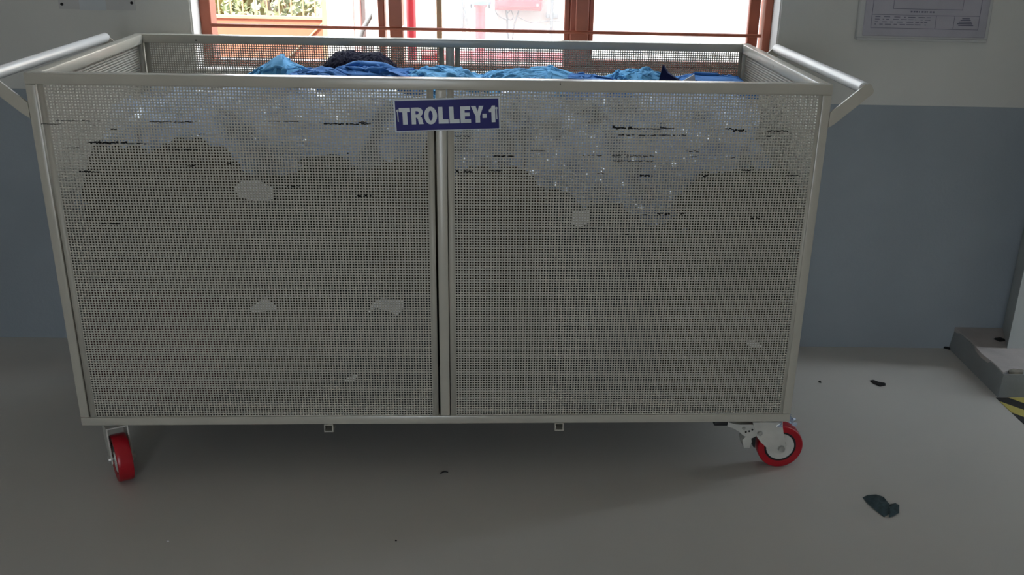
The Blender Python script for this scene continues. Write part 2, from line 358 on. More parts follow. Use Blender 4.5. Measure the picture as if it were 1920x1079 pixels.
# pipes and box
t = thing('fire_pipe', wl(-.2175, 1.2, -.15), 'glossy bright red upright fire pipe near the window', 'pipe')
MB().tube([wl(-.2175, 1.2, -.15), wl(-.2175, 1.2, 2.6)], .0185, 24).obj('pipe', PIPER, t)
MB().lathe([(.019, -.01), (.026, -.01), (.026, .01), (.019, .01)], wl(-.2175, 1.2, 1.4), (0, 0, 1), 24).obj('coupling', PIPER, t)
t = thing('riser_pipe', wl(-.008, 3.0, -.15), 'pale red riser pipe with blue flange seen through the glass', 'pipe')
MB().tube([wl(-.008, 3.0, -.15), wl(-.008, 3.0, .742)], .028, 24).obj('pipe', PIPER, t)
MB().lathe([(.0, 0), (.036, 0), (.036, .012), (.0, .012)], wl(-.008, 3.0, .735), (0, 0, 1), 24, False).obj('collar', PIPER, t)
MB().lathe([(.0, 0), (.062, 0), (.062, .02), (.045, .022), (.045, .06), (.062, .062), (.062, .08), (0, .08)], wl(-.008, 3.0, .752), (0, 0, 1), 24, False).obj('flange', BLUEV, t)
for s_ in (-1, 1): MB().tube([wl(-.008 + s_ * .05, 3.0, .728), wl(-.008 + s_ * .05, 3.0, .80)], .006, 8).obj('bolt', CONDUIT, t)
t = thing('hose_reel_bracket', wl(-.115, 3.19, .6), 'grey hanging strap bracket on the wall left of the riser pipe', 'bracket')
MB().box((-.128, 3.16, .60), (-.112, 3.2, .78), wl).obj('strap', CONDUIT, t, smooth=False)
MB().tube([wl(-.105, 3.15, .72), wl(-.088, 3.15, .615)], .006, 8).obj('lever', CONDUIT, t)
t = thing('hydrant_manifold', wl(.2, 2.6, -.15), 'low horizontal red hydrant pipe standing on two legs', 'pipe')
MB().tube([wl(-.30, 2.6, .52), wl(.52, 2.6, .52)], .028, 20).obj('pipe', PIPER, t)
for u in (-.26, .46): MB().tube([wl(u, 2.6, -.15), wl(u, 2.6, .50)], .022, 16).obj('leg', PIPER, t)
t = thing('hose_cabinet', wl(-.25, 2.4, .3), 'small red hydrant cabinet behind the rear mesh, left of the centre post', 'cabinet')
MB().bevbox((-.285, 2.35, .30), (-.215, 2.50, .555), .004, 1, wl).obj('body', PIPER, t); MB().box((-.262, 2.35, -.15), (-.238, 2.40, .31), wl).obj('stand', PIPER, t, smooth=False)
t = thing('electrical_box', wl(.203, 3.15, .71), 'pale red wall electrical box with dangling wires outside', 'box')
MB().bevbox((.068, 3.10, .712), (.338, 3.20, 1.06), .006, 1, wl).obj('body', PIPER, t)
MB().bevbox((.085, 3.085, .729), (.325, 3.10, 1.04), .004, 1, wl).obj('door', PIPER, t)
MB().lathe([(0, 0), (.008, 0), (.008, .01), (0, .01)], wl(.31, 3.075, .745), EN, 12, False).obj('latch', CONDUIT, t)
def cable(pts, r, lab, mt=CABLE):
    P = [wl(*p) for p in pts]; out = []
    for i in range(len(P) - 1):
        p0, p1, p2, p3 = P[max(i - 1, 0)], P[i], P[i + 1], P[min(i + 2, len(P) - 1)]
        for k in range(8):
            s_ = k / 8; out.append(.5 * ((2 * p1) + (p2 - p0) * s_ + (2 * p0 - 5 * p1 + 4 * p2 - p3) * s_ ** 2 + (3 * p1 - p0 - 3 * p2 + p3) * s_ ** 3))
    out.append(P[-1]); return MB().tube(out, r, 8).obj('cable', mt, None, label=lab, cat='cable', group='wires under the electrical box')
cable([(.135, 3.15, .712), (.14, 3.13, .66), (.142, 3.12, .60), (.15, 3.12, .55), (.16, 3.12, .48)], .006, 'thick dark cable dropping from the left of the electrical box')
cable([(.205, 3.15, .712), (.20, 3.13, .69), (.185, 3.12, .65), (.175, 3.12, .58), (.17, 3.12, .50)], .004, 'dark cable dropping from the middle of the electrical box')
cable([(.07, 3.15, .74), (.075, 3.13, .70), (.10, 3.12, .675), (.135, 3.12, .66)], .003, 'thin wire looping from the left edge of the electrical box')
cable([(.16, 3.15, .712), (.175, 3.12, .68), (.165, 3.12, .66), (.145, 3.12, .665), (.14, 3.12, .69), (.16, 3.15, .712)], .0025, 'small wire loop hanging under the electrical box')
cable([(.205, 3.12, .675), (.25, 3.12, .655), (.30, 3.12, .645), (.39, 3.12, .66), (.47, 3.12, .65)], .0022, 'thin wire sagging right from under the electrical box')
t = thing('conduit', wl(.392, 3.17, -.15), 'grey upright conduit pipe with saddle clamp right of the electrical box', 'pipe')
MB().tube([wl(.394, 3.16, -.15), wl(.390, 3.16, 2.2)], .010, 12).obj('pipe', CONDUIT, t)
MB().bevbox((.362, 3.165, .668), (.432, 3.2, .698), .004, 1, wl).obj('saddle', CONDUIT, t)
# shrubs behind the gate
def shrub(u, n, z0, R_, H, lab, lm, seed, nl=900):
    t = thing('shrub', wl(u, n, z0), lab, 'shrub', 'shrubs behind the gate'); r = random.Random(seed)
    mb = MB()
    for k in range(6):
        a = r.uniform(0, 6.28); q = Vector((math.cos(a), math.sin(a), 0)) * R_ * .5; b0 = wl(u, n, z0)
        mb.tube([b0, b0 + q * .4 + Vector((0, 0, H * .45)), b0 + q + Vector((0, 0, H * .9))], [.03, .02, .008], 6)
    mb.obj('stem', BARK, t)
    mb = MB()
    for k in range(nl):
        while True:
            p = Vector((r.uniform(-1, 1), r.uniform(-1, 1), r.uniform(-1, 1)))
            if .3 < p.length < 1: break
        c = wl(u, n, z0) + Vector((p.x * R_, p.y * R_, H * .55 + p.z * H * .5)); s_ = r.uniform(.03, .06)
        a = Vector((r.gauss(0, 1), r.gauss(0, 1), r.gauss(0, 1))).normalized(); b = a.orthogonal().normalized()
        mb.add([c - a * s_, c + b * s_ * .45, c + a * s_, c - b * s_ * .45], [(0, 1, 2), (0, 2, 3)])
    mb.obj('foliage', lm, t, smooth=False, kind='stuff')
shrub(-1.95, 6.6, -.15, .42, 1.15, 'dry grey-green shrub behind the middle of the gate', LEAFB, 3)
shrub(-1.30, 7.6, -.15, .42, 1.3, 'yellow-green shrub behind the gate, next to the pillar', LEAFA, 4)
shrub(-2.75, 7.4, -.15, .40, 1.0, 'pale shrub behind the gate at the far left of the window', LEAFA, 5)

# ------------------------------------------------------------------ the trolley
TW, TD, ZB, ZTP = .8, .6963, .1463, .9159
tr = thing('trolley', (0, TD / 2, 0), 'cream perforated metal trolley lettered TROLLEY-1 on red wheels', 'trolley')
def bar(name, lo, hi, mt=PAINT, b=.0028, par=None): return MB().bevbox(lo, hi, b, 2).obj(name, mt, par or tr)
T = .024
PT = .0195
for x0 in (-TW, TW - PT):
    for y0 in (0, TD - T): bar('corner_post', (x0, y0, ZB + .02), (x0 + PT, y0 + T, ZTP - .0215))
for y0 in (0, TD - T):
    bar('top_rail', (-TW, y0 - .0005, ZTP - .0215), (TW, y0 + T + .0005, ZTP), b=.0025)
    bar('bottom_rail', (-TW, y0, ZB), (TW, y0 + T, ZB + .0205))
    bar('centre_post', (-.0055, y0 + .001, ZB + .02), (.0165, y0 + T - .001, ZTP - .021))
for x0 in (-TW, TW - T):
    bar('side_top_rail', (x0, T, ZTP - .0235), (x0 + T, TD - T, ZTP - .0005), b=.0025)
    bar('side_bottom_rail', (x0, T, ZB), (x0 + T, TD - T, ZB + .0205))
MB().box((-TW + .01, .01, ZB + .004), (TW - .01, TD - .01, ZB + .008)).obj('floor_plate', GREYSHEET, tr, smooth=False)
# cross tubes under the floor, open square ends
for x0 in (-.2675, .2545):
    m = MB(); w_, h_, k_ = .0205, .0195, .0025
    z1 = ZB - .0005; z0 = z1 - h_
    m.box((x0, .001, z0), (x0 + k_, TD - .001, z1)); m.box((x0 + w_ - k_, .001, z0), (x0 + w_, TD - .001, z1))
    m.box((x0 + k_, .001, z0), (x0 + w_ - k_, TD - .001, z0 + k_)); m.box((x0 + k_, .001, z1 - k_), (x0 + w_ - k_, TD - .001, z1))
    m.obj('cross_tube', PAINT, tr, smooth=False)

def perf(name, nx, nz, pitch, r, ml, mr, mb_, mt_, th=.0015):
    """perforated sheet in local x,z; front at y=0"""
    xs = np.arange(nx + 1) * pitch; zs = np.arange(nz + 1) * pitch
    gx, gz = np.meshgrid(xs, zs, indexing='ij'); G = gx.size
    gid = lambda i, j: i * (nz + 1) + j
    I, Jj = np.meshgrid(np.arange(nx), np.arange(nz), indexing='ij'); I = I.ravel(); Jj = Jj.ravel(); C = I.size
    ang = np.radians(22.5 + 45 * np.arange(8))
    ox = ((I + .5) * pitch)[:, None] + r * np.cos(ang); oz = ((Jj + .5) * pitch)[:, None] + r * np.sin(ang)
    def layer(y):
        return np.concatenate([np.stack([gx.ravel(), np.full(G, y), gz.ravel()], 1), np.stack([ox.ravel(), np.full(C * 8, y), oz.ravel()], 1)])
    V = np.concatenate([layer(0.0), layer(th)]); off = G + C * 8
    o = G + np.arange(C)[:, None] * 8 + np.arange(8)
    c00, c10, c11, c01 = gid(I, Jj), gid(I + 1, Jj), gid(I + 1, Jj + 1), gid(I, Jj + 1)
    quads = [np.stack(q, 1) for q in ((c10, c11, o[:, 0], o[:, 7]), (c11, c01, o[:, 2], o[:, 1]), (c01, c00, o[:, 4], o[:, 3]), (c00, c10, o[:, 6], o[:, 5]))]
    tris = [np.stack(q, 1) for q in ((c11, o[:, 1], o[:, 0]), (c01, o[:, 3], o[:, 2]), (c00, o[:, 5], o[:, 4]), (c10, o[:, 7], o[:, 6]))]
    Q = np.concatenate(quads); Tt = np.concatenate(tris)
    Qb = Q[:, ::-1] + off; Tb = Tt[:, ::-1] + off
    Wl = np.concatenate([np.stack([o[:, k], o[:, (k + 1) % 8], o[:, (k + 1) % 8] + off, o[:, k] + off], 1) for k in range(8)])
    mm = MB(); X, Z = nx * pitch, nz * pitch
    for lo, hi in (((-ml, 0, -mb_), (0, th, Z + mt_)), ((X, 0, -mb_), (X + mr, th, Z + mt_)), ((0, 0, -mb_), (X, th, 0)), ((0, 0, Z), (X, th, Z + mt_))): mm.box(lo, hi)
    bq = np.array(mm.f) + len(V); V = np.concatenate([V, np.array(mm.v)])
    Qa = np.concatenate([Q, Qb, Wl, bq]); Ta = np.concatenate([Tt, Tb])
    loops = np.concatenate([Qa.ravel(), Ta.ravel()]).astype(np.int32)
    starts = np.concatenate([np.arange(len(Qa)) * 4, len(Qa) * 4 + np.arange(len(Ta)) * 3]).astype(np.int32)
    me = bpy.data.meshes.new(name); me.vertices.add(len(V)); me.vertices.foreach_set('co', V.astype(np.float32).ravel())
    me.loops.add(len(loops)); me.loops.foreach_set('vertex_index', loops); me.polygons.add(len(starts)); me.polygons.foreach_set('loop_start', starts)
    me.update(calc_edges=True); me.materials.append(SHEET); return me
P_ = .0059; HR = .0020
big = perf('mesh_panel', 126, 123, P_, HR, .0125, .0125, .0015, .0015)
sid = perf('side_panel', 106, 123, P_, HR, .008, .008, .0015, .0015)
ZP = .1685
pL = link('mesh_panel', big, (-.7655, .0022, ZP), tr)
pR = link('mesh_panel', big, (.0305, .0022, ZP), tr)
pBL = link('mesh_panel', big, (-.7655, TD - .0085, ZP), tr); pBR = link('mesh_panel', big, (.0305, TD - .0085, ZP), tr)
for x in (-TW + .012, TW - .012):
    o = link('side_panel', sid, (x, .035, ZP), tr); o.rotation_euler.z = math.pi / 2
# black lint caught in the front mesh
STREAK = [(-0.751, -0.669, 0.824, 0.0022), (-0.792, -0.749, 0.817, 0.0018), (-0.571, -0.488, 0.824, 0.0022), (-0.695, -0.622, 0.781, 0.0056), (-0.622, -0.584, 0.78, 0.0033), (-0.65, -0.637, 0.808, 0.0033), (-0.742, -0.717, 0.77, 0.0022), (-0.722, -0.686, 0.722, 0.0033), (-0.544, -0.481, 0.769, 0.0028), (-0.507, -0.491, 0.736, 0.0045), (-0.428, -0.416, 0.741, 0.0033), (-0.478, -0.467, 0.8, 0.0033), (-0.229, -0.139, 0.824, 0.0039), (-0.203, -0.184, 0.765, 0.0039), (-0.169, -0.143, 0.676, 0.005), (-0.386, -0.382, 0.665, 0.0033), (-0.344, -0.338, 0.669, 0.0033), (-0.316, -0.289, 0.695, 0.0033), (-0.508, -0.475, 0.825, 0.0028), (-0.352, -0.278, 0.827, 0.0013), (-0.16, -0.141, 0.828, 0.0028), (0.111, 0.151, 0.762, 0.0045), (0.187, 0.212, 0.774, 0.0022), (0.353, 0.39, 0.823, 0.0078), (0.39, 0.451, 0.821, 0.0033), (0.366, 0.439, 0.808, 0.0033), (0.294, 0.333, 0.765, 0.0033), (0.355, 0.442, 0.765, 0.0022), (0.358, 0.442, 0.754, 0.0022), (0.034, 0.064, 0.729, 0.0056), (0.097, 0.125, 0.731, 0.0033), (0.033, 0.058, 0.801, 0.0022), (0.415, 0.44, 0.724, 0.0056), (0.326, 0.337, 0.728, 0.0022), (0.451, 0.478, 0.823, 0.0033), (0.449, 0.501, 0.809, 0.0028), (0.586, 0.599, 0.823, 0.0045), (0.602, 0.633, 0.82, 0.0056), (0.673, 0.715, 0.82, 0.0028), (0.765, 0.773, 0.82, 0.0045), (0.673, 0.686, 0.809, 0.0028), (0.508, 0.532, 0.776, 0.0045), (0.52, 0.531, 0.764, 0.0033), (0.622, 0.649, 0.737, 0.0033), (0.724, 0.749, 0.727, 0.0028), (0.603, 0.612, 0.763, 0.0033), (0.457, 0.482, 0.642, 0.005), (0.498, 0.513, 0.643, 0.0045), (0.548, 0.557, 0.724, 0.0045), (0.658, 0.677, 0.634, 0.0033), (0.292, 0.329, 0.609, 0.0028), (0.426, 0.434, 0.639, 0.0033), (0.391, 0.398, 0.596, 0.0033), (0.265, 0.3, 0.386, 0.0022), (-0.693, -0.658, 0.613, 0.0022)]
lint = {0: MB(), 1: MB()}
for a, b, z, h in STREAK:
    x = a; r = random.Random(int((a + 2) * 9973))
    while x < b:
        d = r.uniform(.002, .006); hh = h * r.uniform(.25, .75); zz = z + r.uniform(-.25, .25) * h
        if r.random() < .82: lint[0 if a < 0 else 1].box((x, .0009, zz - hh / 2), (x + d, .0030, zz + hh / 2))
        x += d * .9
for k, p in ((0, pL), (1, pR)): lint[k].obj('lint', LINT, p, smooth=False, kind='stuff')

# handles: round grip tube between two flat brackets
for s_ in (-1, 1):
    h = thing('handle', (s_ * .85, TD / 2, .84), parent=tr)
    gx_, gz_ = s_ * .867, .9085
    MB().tube([(gx_, .006, gz_), (gx_, TD - .03, gz_ - .002)], .0120, 28).obj('grip', HANDLE, h)
    for y0 in (.0, TD - .034):
        pts = [(.800, .828), (.812, .836), (.884, .899), (.8845, .905), (.8785, .9165), (.872, .918), (.866, .9165), (.800, .8585)]
        MB().prism(pts, lambda a, b: (s_ * a, y0, b), lambda a, b: (s_ * a, y0 + .005, b)).obj('bracket', PAINT, h, smooth=False)

# sign plate
SC = Vector((.0177, -.0002, .8463)); SA = math.radians(2.25)
def sg(a, b, d): return (SC.x + a * math.cos(SA) - b * math.sin(SA), SC.y - d, SC.z + a * math.sin(SA) + b * math.cos(SA))
sp = MB().bevbox((-.1063, -.0325, 0), (.1063, .0325, .0016), .0005, 1, lambda a, b, d: sg(a, b, d)).obj('sign_plate', SIGNW, tr, smooth=False, label='white-edged navy blue plate lettered TROLLEY-1')
MB().box((-.1028, -.0305, .0014), (.1036, .0293, .0020), lambda a, b, d: sg(a, b, d)).obj('blue_field', NAVY, sp, smooth=False)
def arc(cx, cy, rx, ry, a0, a1, n=14): return [(cx + rx * math.cos(math.radians(a0 + (a1 - a0) * i / n)), cy + ry * math.sin(math.radians(a0 + (a1 - a0) * i / n))) for i in range(n + 1)]
LET = [  # outlines in drawing units, y up, letter height 0..200; (outer, holes)
    ([(295, 200), (428, 200), (428, 150), (391, 150), (391, 0), (335, 0), (335, 150), (295, 150)], []),
    ([(440, 200), (520, 200)] + arc(522, 145, 58, 55, 90, -50, 14) + [(548, 92), (565, 78), (572, 50), (577, 15), (585, 0), (528, 0), (522, 25), (517, 60), (505, 76), (492, 78), (492, 0), (440, 0)],
     [[(492, 158), (510, 158)] + arc(511, 138, 20, 20, 90, -90, 8) + [(492, 118)]]),
    (arc(672, 100, 77, 106, 0, 360, 36)[:-1], [arc(672, 100, 25, 60, 0, 360, 28)[:-1]]),
    ([(765, 200), (818, 200), (818, 50), (885, 50), (885, 0), (765, 0)], []),
    ([(897, 200), (950, 200), (950, 50), (1017, 50), (1017, 0), (897, 0)], []),
    ([(1030, 200), (1150, 200), (1150, 155), (1083, 155), (1083, 124), (1142, 124), (1142, 80), (1083, 80), (1083, 46), (1155, 46), (1155, 0), (1030, 0)], []),
    ([(1160, 200), (1218, 200), (1238, 130), (1258, 200), (1312, 200), (1266, 80), (1266, 0), (1212, 0), (1212, 80)], []),
    ([(1296, 105), (1347, 105), (1347, 53), (1296, 53)], []),
    ([(1413, 200), (1451, 200), (1451, 0), (1405, 0), (1405, 122), (1375, 122), (1375, 152), (1398, 165)], []),
]
MPX = .2125 / 1278
cu = bpy.data.curves.new('lettering', 'CURVE'); cu.dimensions = '2D'; cu.fill_mode = 'BOTH'; cu.extrude = .0002
for outer, holes in LET:
    for pl_ in [outer] + holes:
        sp_ = cu.splines.new('POLY'); sp_.points.add(len(pl_) - 1); sp_.use_cyclic_u = True
        for q, (x, y) in zip(sp_.points, pl_): q.co = ((x - 871) * MPX, (y - 108) * MPX, 0, 1)
co_ = bpy.data.objects.new('tmp', cu); COL.objects.link(co_)
me = bpy.data.meshes.new_from_object(co_.evaluated_get(bpy.context.evaluated_depsgraph_get()))
bpy.data.objects.remove(co_); bpy.data.curves.remove(cu)
for v in me.vertices: v.co = sg(v.co.x, v.co.y, .0023 + v.co.z)
place('lettering', me, SIGNW, sp, smooth=False)
for a in (-.0985, .0990):
    m = MB(); m.tube([sg(a, .010, .0028), sg(a + .0004, -.012, .0028)], .0011, 8); m.lathe([(0, 0), (.0024, 0), (.0024, .0025), (0, .0025)], sg(a, .010, .002), (0, -1, 0), 10, False)
    m.obj('fixing_tie', SIGNW, sp)

# casters
def caster(px, py, head, brake, par):
    """pivot under the frame at (px,py); wheel trails in direction head"""
    c = thing('caster', (px, py, 0), parent=par)
    d = Vector((math.cos(head), math.sin(head), 0)); n = Vector((-d.y, d.x, 0)); O = Vector((px, py, 0))
    def L_(a, b, z): return O + d * a + n * b + Vector((0, 0, z))
    R_, TR_ = .055, .043
    MB().bevbox((px - .045, py - .040, ZB - .006), (px + .045, py + .040, ZB - .0005), .0015, 1).obj('top_plate', ZINC, c)
    MB().lathe([(0, -.014), (.027, -.014), (.030, -.008), (.030, -.001), (0, -.001)], (px, py, ZB - .005), (0, 0, 1), 28, False).obj('swivel_head', STEEL, c)
    f = MB(); prof = [(-.034, .1285), (-.0264, .1055), (-.0191, .0865), (-.0079, .072), (.0088, .0563), (.0159, .0502), (.0297, .0428), (.044, .0403), (.0529, .0475), (.0538, .0583), (.046, .0884), (.0401, .1122), (.038, .1285)]
    for b in (-1, 1): f.prism(prof, lambda a, z: L_(a, b * .0205, z), lambda a, z: L_(a, b * .0235, z))
    f.prism([(-.034, -.0235), (.038, -.0235), (.038, .0235), (-.034, .0235)], lambda a, b: L_(a, b, .1255), lambda a, b: L_(a, b, .129))
    f.obj('fork', ZINC, c, smooth=False)
    wc = L_(TR_, 0, R_)
    MB().lathe([(.0385, -.0145), (.0495, -.0170), (.0530, -.0165), (.0546, -.0140), (R_, -.008), (R_, .008), (.0546, .0140), (.0530, .0165), (.0495, .0170), (.0385, .0145)], wc, n, 56).obj('tyre', RED, c)
    MB().lathe([(.033, -.0125), (.0392, -.0132), (.0392, .0132), (.033, .0125)], wc, n, 48).obj('inner_ring', BLACKR, c)
    MB().lathe([(.006, -.0165), (.014, -.0165), (.016, -.0115), (.026, -.0115), (.0335, -.0145), (.0335, .0145), (.026, .0115), (.016, .0115), (.014, .0165), (.006, .0165)], wc, n, 48).obj('hub', HUB, c)
    MB().lathe([(0, -.029), (.0075, -.029), (.0085, -.0235), (.0055, -.0235), (.0055, .0235), (.0085, .0235), (.0085, .029), (0, .029)], wc, n, 12, False).obj('axle_bolt', STEEL, c)
    if brake:
        for b in (-1, 1): MB().lathe([(0, 0), (.0065, 0), (.0055, b * .004), (0, b * .004)], L_(-.0131, b * .0235, .0966), n, 12, False).obj('rivet', STEEL, c)
        arm = [(-.091, .1248), (-.0746, .1188), (-.0596, .1176), (-.0280, .1174), (-.0220, .1008), (-.0202, .0865), (-.0302, .0806), (-.0434, .0842), (-.0525, .0891), (-.0619, .0986), (-.0778, .1082), (-.092, .113)]
        for b in (-1, 1): MB().prism(arm, lambda a, z: L_(a, b * .0165, z), lambda a, z: L_(a, b * .0195, z)).obj('brake_arm', ZINC, c, smooth=False)
        for b in (-1, 1):
            MB().lathe([(0, 0), (.0042, 0), (.0036, b * .003), (0, b * .003)], L_(-.052, b * .0195, .108), n, 12, False).obj('rivet', STEEL, c)
            for a_, z_ in ((-.046, .098), (-.038, .100), (-.031, .104)): MB().lathe([(0, 0), (.0024, 0), (.0024, b * .0008), (0, b * .0008)], L_(a_, b * .0195, z_), n, 10, False).obj('slot', BLACKR, c)
        MB().bevbox((-.124, -.020, .1135), (-.090, .020, .1262), .004, 2, lambda a, b, z: L_(a, b, z)).obj('brake_grip', BLACKR, c)
        MB().prism([(-.0432, .0860), (-.0313, .0830), (-.0285, .0698), (-.0317, .0535), (-.0457, .0536), (-.0515, .0748)], lambda a, z: L_(a, -.0175, z), lambda a, z: L_(a, .0175, z)).obj('brake_pedal', ZINC, c, smooth=False)
        MB().prism([(-.0239, .0817), (-.018, .0864), (-.0182, .0721), (-.0176, .0517), (-.0208, .0517), (-.0283, .0722)], lambda a, z: L_(a, -.012, z), lambda a, z: L_(a, .012, z)).obj('brake_pad', BLACKR, c, smooth=False)
    return c
caster(.758, .062, 0.0, True, tr)
caster(-.752, .060, math.radians(-62), False, tr)
caster(.750, TD - .06, math.radians(200), True, tr)
caster(-.750, TD - .06, math.radians(120), False, tr)

# ------------------------------------------------------------------ what is inside the trolley
def lump(name, c, r, seed, mt, lab, fold=.07, fr=5.0, e=3.6, nu=44, nv=72):
    th = np.linspace(-np.pi / 2, np.pi / 2, nu)[:, None]; ph = np.linspace(0, 2 * np.pi, nv, endpoint=False)[None, :]
    dx = np.cos(th) * np.cos(ph); dy = np.cos(th) * np.sin(ph); dz = np.sin(th) + 0 * ph
    k = (np.abs(dx) ** e + np.abs(dy) ** e + np.abs(dz) ** e) ** (-1 / e)
    n1 = Noise(seed, 2.2, 3); n2 = Noise(seed + 50, fr, 3)
    rid = np.abs(np.sin(3.5 * n2(dx, dy, dz) + 4 * n1(dx, dy, dz))) ** .7
    k = k * (1 - fold * 1.2 + fold * rid + .05 * n1(dx, dy, dz))
    V = np.stack([np.clip(c[0] + r[0] * k * dx, -.772 + .004 * rid, .772 - .004 * rid), np.maximum(c[1] + r[1] * k * dy, .017 + .006 * rid), np.maximum(c[2] + r[2] * k * dz, ZB + .010)], -1).reshape(-1, 3)
    m = MB(); m.add(V, grid_faces(nu, nv, True)); return m.obj(name, mt, None, ang=60, label=lab, cat='cloth bundle', group='cloth bundles packed in the trolley')
BUND = [
    ((-.645, .15, .315), (.172, .135, .155), MAROON, 'maroon cloth bundle low behind the left mesh, at the corner post'),
    ((-.375, .15, .305), (.125, .135, .145), KHAKI, 'khaki cloth bundle low behind the middle of the left mesh'),
    ((-.130, .15, .315), (.125, .135, .155), GREYC, 'slate grey cloth bundle low behind the left mesh, beside the centre post'),
    ((.125, .15, .305), (.130, .135, .145), OLIVE, 'olive cloth bundle low behind the right mesh, beside the centre post'),
    ((.385, .15, .305), (.130, .135, .145), GREYC, 'slate grey cloth bundle low behind the middle of the right mesh'),
    ((.650, .15, .305), (.165, .135, .160), KHAKI, 'khaki cloth bundle low behind the right mesh, above the braked wheel'),
    ((-.570, .15, .600), (.195, .135, .185), BROWNC, 'brown cloth bundle with the highest hump behind the left mesh'),
    ((-.275, .15, .590), (.145, .135, .165), OLIVE, 'olive cloth bundle humped in the middle of the left mesh'),
    ((-.070, .15, .575), (.100, .135, .165), KHAKI, 'khaki cloth bundle behind the centre post'),
    ((.125, .15, .575), (.110, .135, .160), BROWNC, 'brown cloth bundle humped below the sign, right mesh'),
    ((.350, .15, .535), (.130, .135, .130), GREYC, 'slate grey cloth bundle under the plastic in the right mesh'),
    ((.625, .15, .555), (.172, .135, .170), OLIVE, 'olive cloth bundle humped at the right end of the right mesh'),
    ((-.50, .48, .47), (.24, .185, .32), GREYC, 'large grey cloth bundle at the back left of the trolley'),
    ((.00, .48, .48), (.25, .185, .33), KHAKI, 'large khaki cloth bundle at the back middle of the trolley'),
    ((.50, .48, .47), (.24, .185, .32), BROWNC, 'large brown cloth bundle at the back right of the trolley'),
]
for i, (c, r, mt_, lab) in enumerate(BUND): lump('cloth_bundle', c, r, 100 + i, mt_, lab)

def film(name, x0, x1, zbot, ztop, left, right, seed, lab, mt_=FILM, yb=.050, amp=.020, over=.16, n=(120, 90)):
    """crumpled polythene: a front sheet that folds over backwards at its top edge"""
    s = np.linspace(0, 1, n[0])[:, None]; t = np.linspace(0, 1, n[1])[None, :]
    n1 = Noise(seed, 9, 4, 2); n2 = Noise(seed + 1, 22, 3, 2); n3 = Noise(seed + 2, 5, 2, 2)
    zt = np.interp(s, [q[0] for q in ztop], [q[1] for q in ztop]) + .010 * n1(s * 2, 0 * s)
    zb = np.interp(s, [q[0] for q in zbot], [q[1] for q in zbot]) + .012 * n1(s * 3, 0 * s + 4)
    H = zt - zb; Lf = H + over; d = t * Lf
    front = np.clip(d, 0, H); back = np.clip(d - H, 0, None)
    z = zb + front - back * (.18 + .25 * n3(s * 2, t))
    a = x0 + s * (x1 - x0); xe = a + np.interp(t[0], [q[0] for q in left], [q[1] for q in left])[None, :] * (1 - s) + np.interp(t[0], [q[0] for q in right], [q[1] for q in right])[None, :] * s
    u_, v_ = xe * 1.0, z * 1.0
    cr = np.abs(n1(u_ * 1.6, v_ * 1.2 + back)) * 1.0 + .45 * np.abs(n2(u_ * 1.3, v_ * 1.5 + back)) + .18 * np.abs(n2(u_ * 3.1 + 3, v_ * 3.3 + back))
    y = yb + .22 * front + back * .95 + amp * 1.3 * (cr - .5) + .010 * n3(u_, v_)
    y = np.maximum(y, .0125)
    z = z + .012 * n2(u_ * .9, v_ * .8) * (back > 0)
    V = np.stack([xe + .006 * n2(u_, v_), y, np.minimum(z, .9035 - .17 * y)], -1).reshape(-1, 3)
    m = MB(); m.add(V, grid_faces(*n)); return m.obj(name, mt_, None, ang=25, label=lab, cat='plastic sheet', group='plastic sheets over the bundles')
film('plastic_sheet', -.72, -.03, [(0, .60), (.12, .66), (.25, .74), (.42, .70), (.62, .72), (.82, .71), (1, .72)], [(0, .845), (.06, .868), (.15, .85), (.3, .885), (.6, .89), (1, .885)],
     [(0, -.058), (.05, -.054), (.27, -.019), (.44, .017), (.63, .039), (1, .06)], [(0, .0), (1, 0)], 11, 'crumpled bluish clear plastic sheet behind the top of the left mesh', FILM)
film('plastic_sheet', .02, .70, [(0, .69), (.25, .69), (.38, .64), (.55, .60), (.8, .60), (1, .58)], [(0, .88), (.3, .893), (.6, .893), (.93, .893), (1, .880)],
     [(0, 0), (1, .0)], [(0, .08), (.11, .068), (.31, .022), (.45, -.026), (.66, -.036), (1, -.05)], 23, 'crumpled bluish clear plastic sheet behind the top of the right mesh', FILM2, amp=.016)

SCR = [([(-0.419, 0.689), (-0.401, 0.705), (-0.369, 0.707), (-0.341, 0.689), (-0.339, 0.667), (-0.38, 0.662), (-0.41, 0.671)], 'largest white paper scrap pressed on the upper left mesh'),
       ([(-0.409, 0.426), (-0.376, 0.449), (-0.352, 0.431), (-0.355, 0.421), (-0.404, 0.416)], 'white triangular paper scrap low behind the left mesh'),
       ([(-0.161, 0.411), (-0.146, 0.44), (-0.129, 0.448), (-0.083, 0.446), (-0.081, 0.428), (-0.096, 0.409), (-0.113, 0.419), (-0.141, 0.427)], 'curved white paper scrap low in the left mesh near the centre post'),
       ([(0.278, 0.645), (0.314, 0.649), (0.316, 0.622), (0.293, 0.61), (0.276, 0.618)], 'square white paper scrap behind the right mesh'),
       ([(0.675, 0.345), (0.696, 0.35), (0.717, 0.335), (0.695, 0.332)], 'narrow white paper scrap low at the right end of the right mesh'),
       ([(-0.219, 0.25), (-0.206, 0.263), (-0.183, 0.269), (-0.196, 0.253)], 'small white paper scrap near the bottom of the left mesh')]
for pts, lab in SCR:
    MB().prism(pts, lambda a, b: (a, .0048, b), lambda a, b: (a, .0064 + .001 * math.sin(a * 90), b)).obj('paper_scrap', PAPER, None, smooth=False, label=lab, cat='paper', group='paper scraps behind the front mesh')

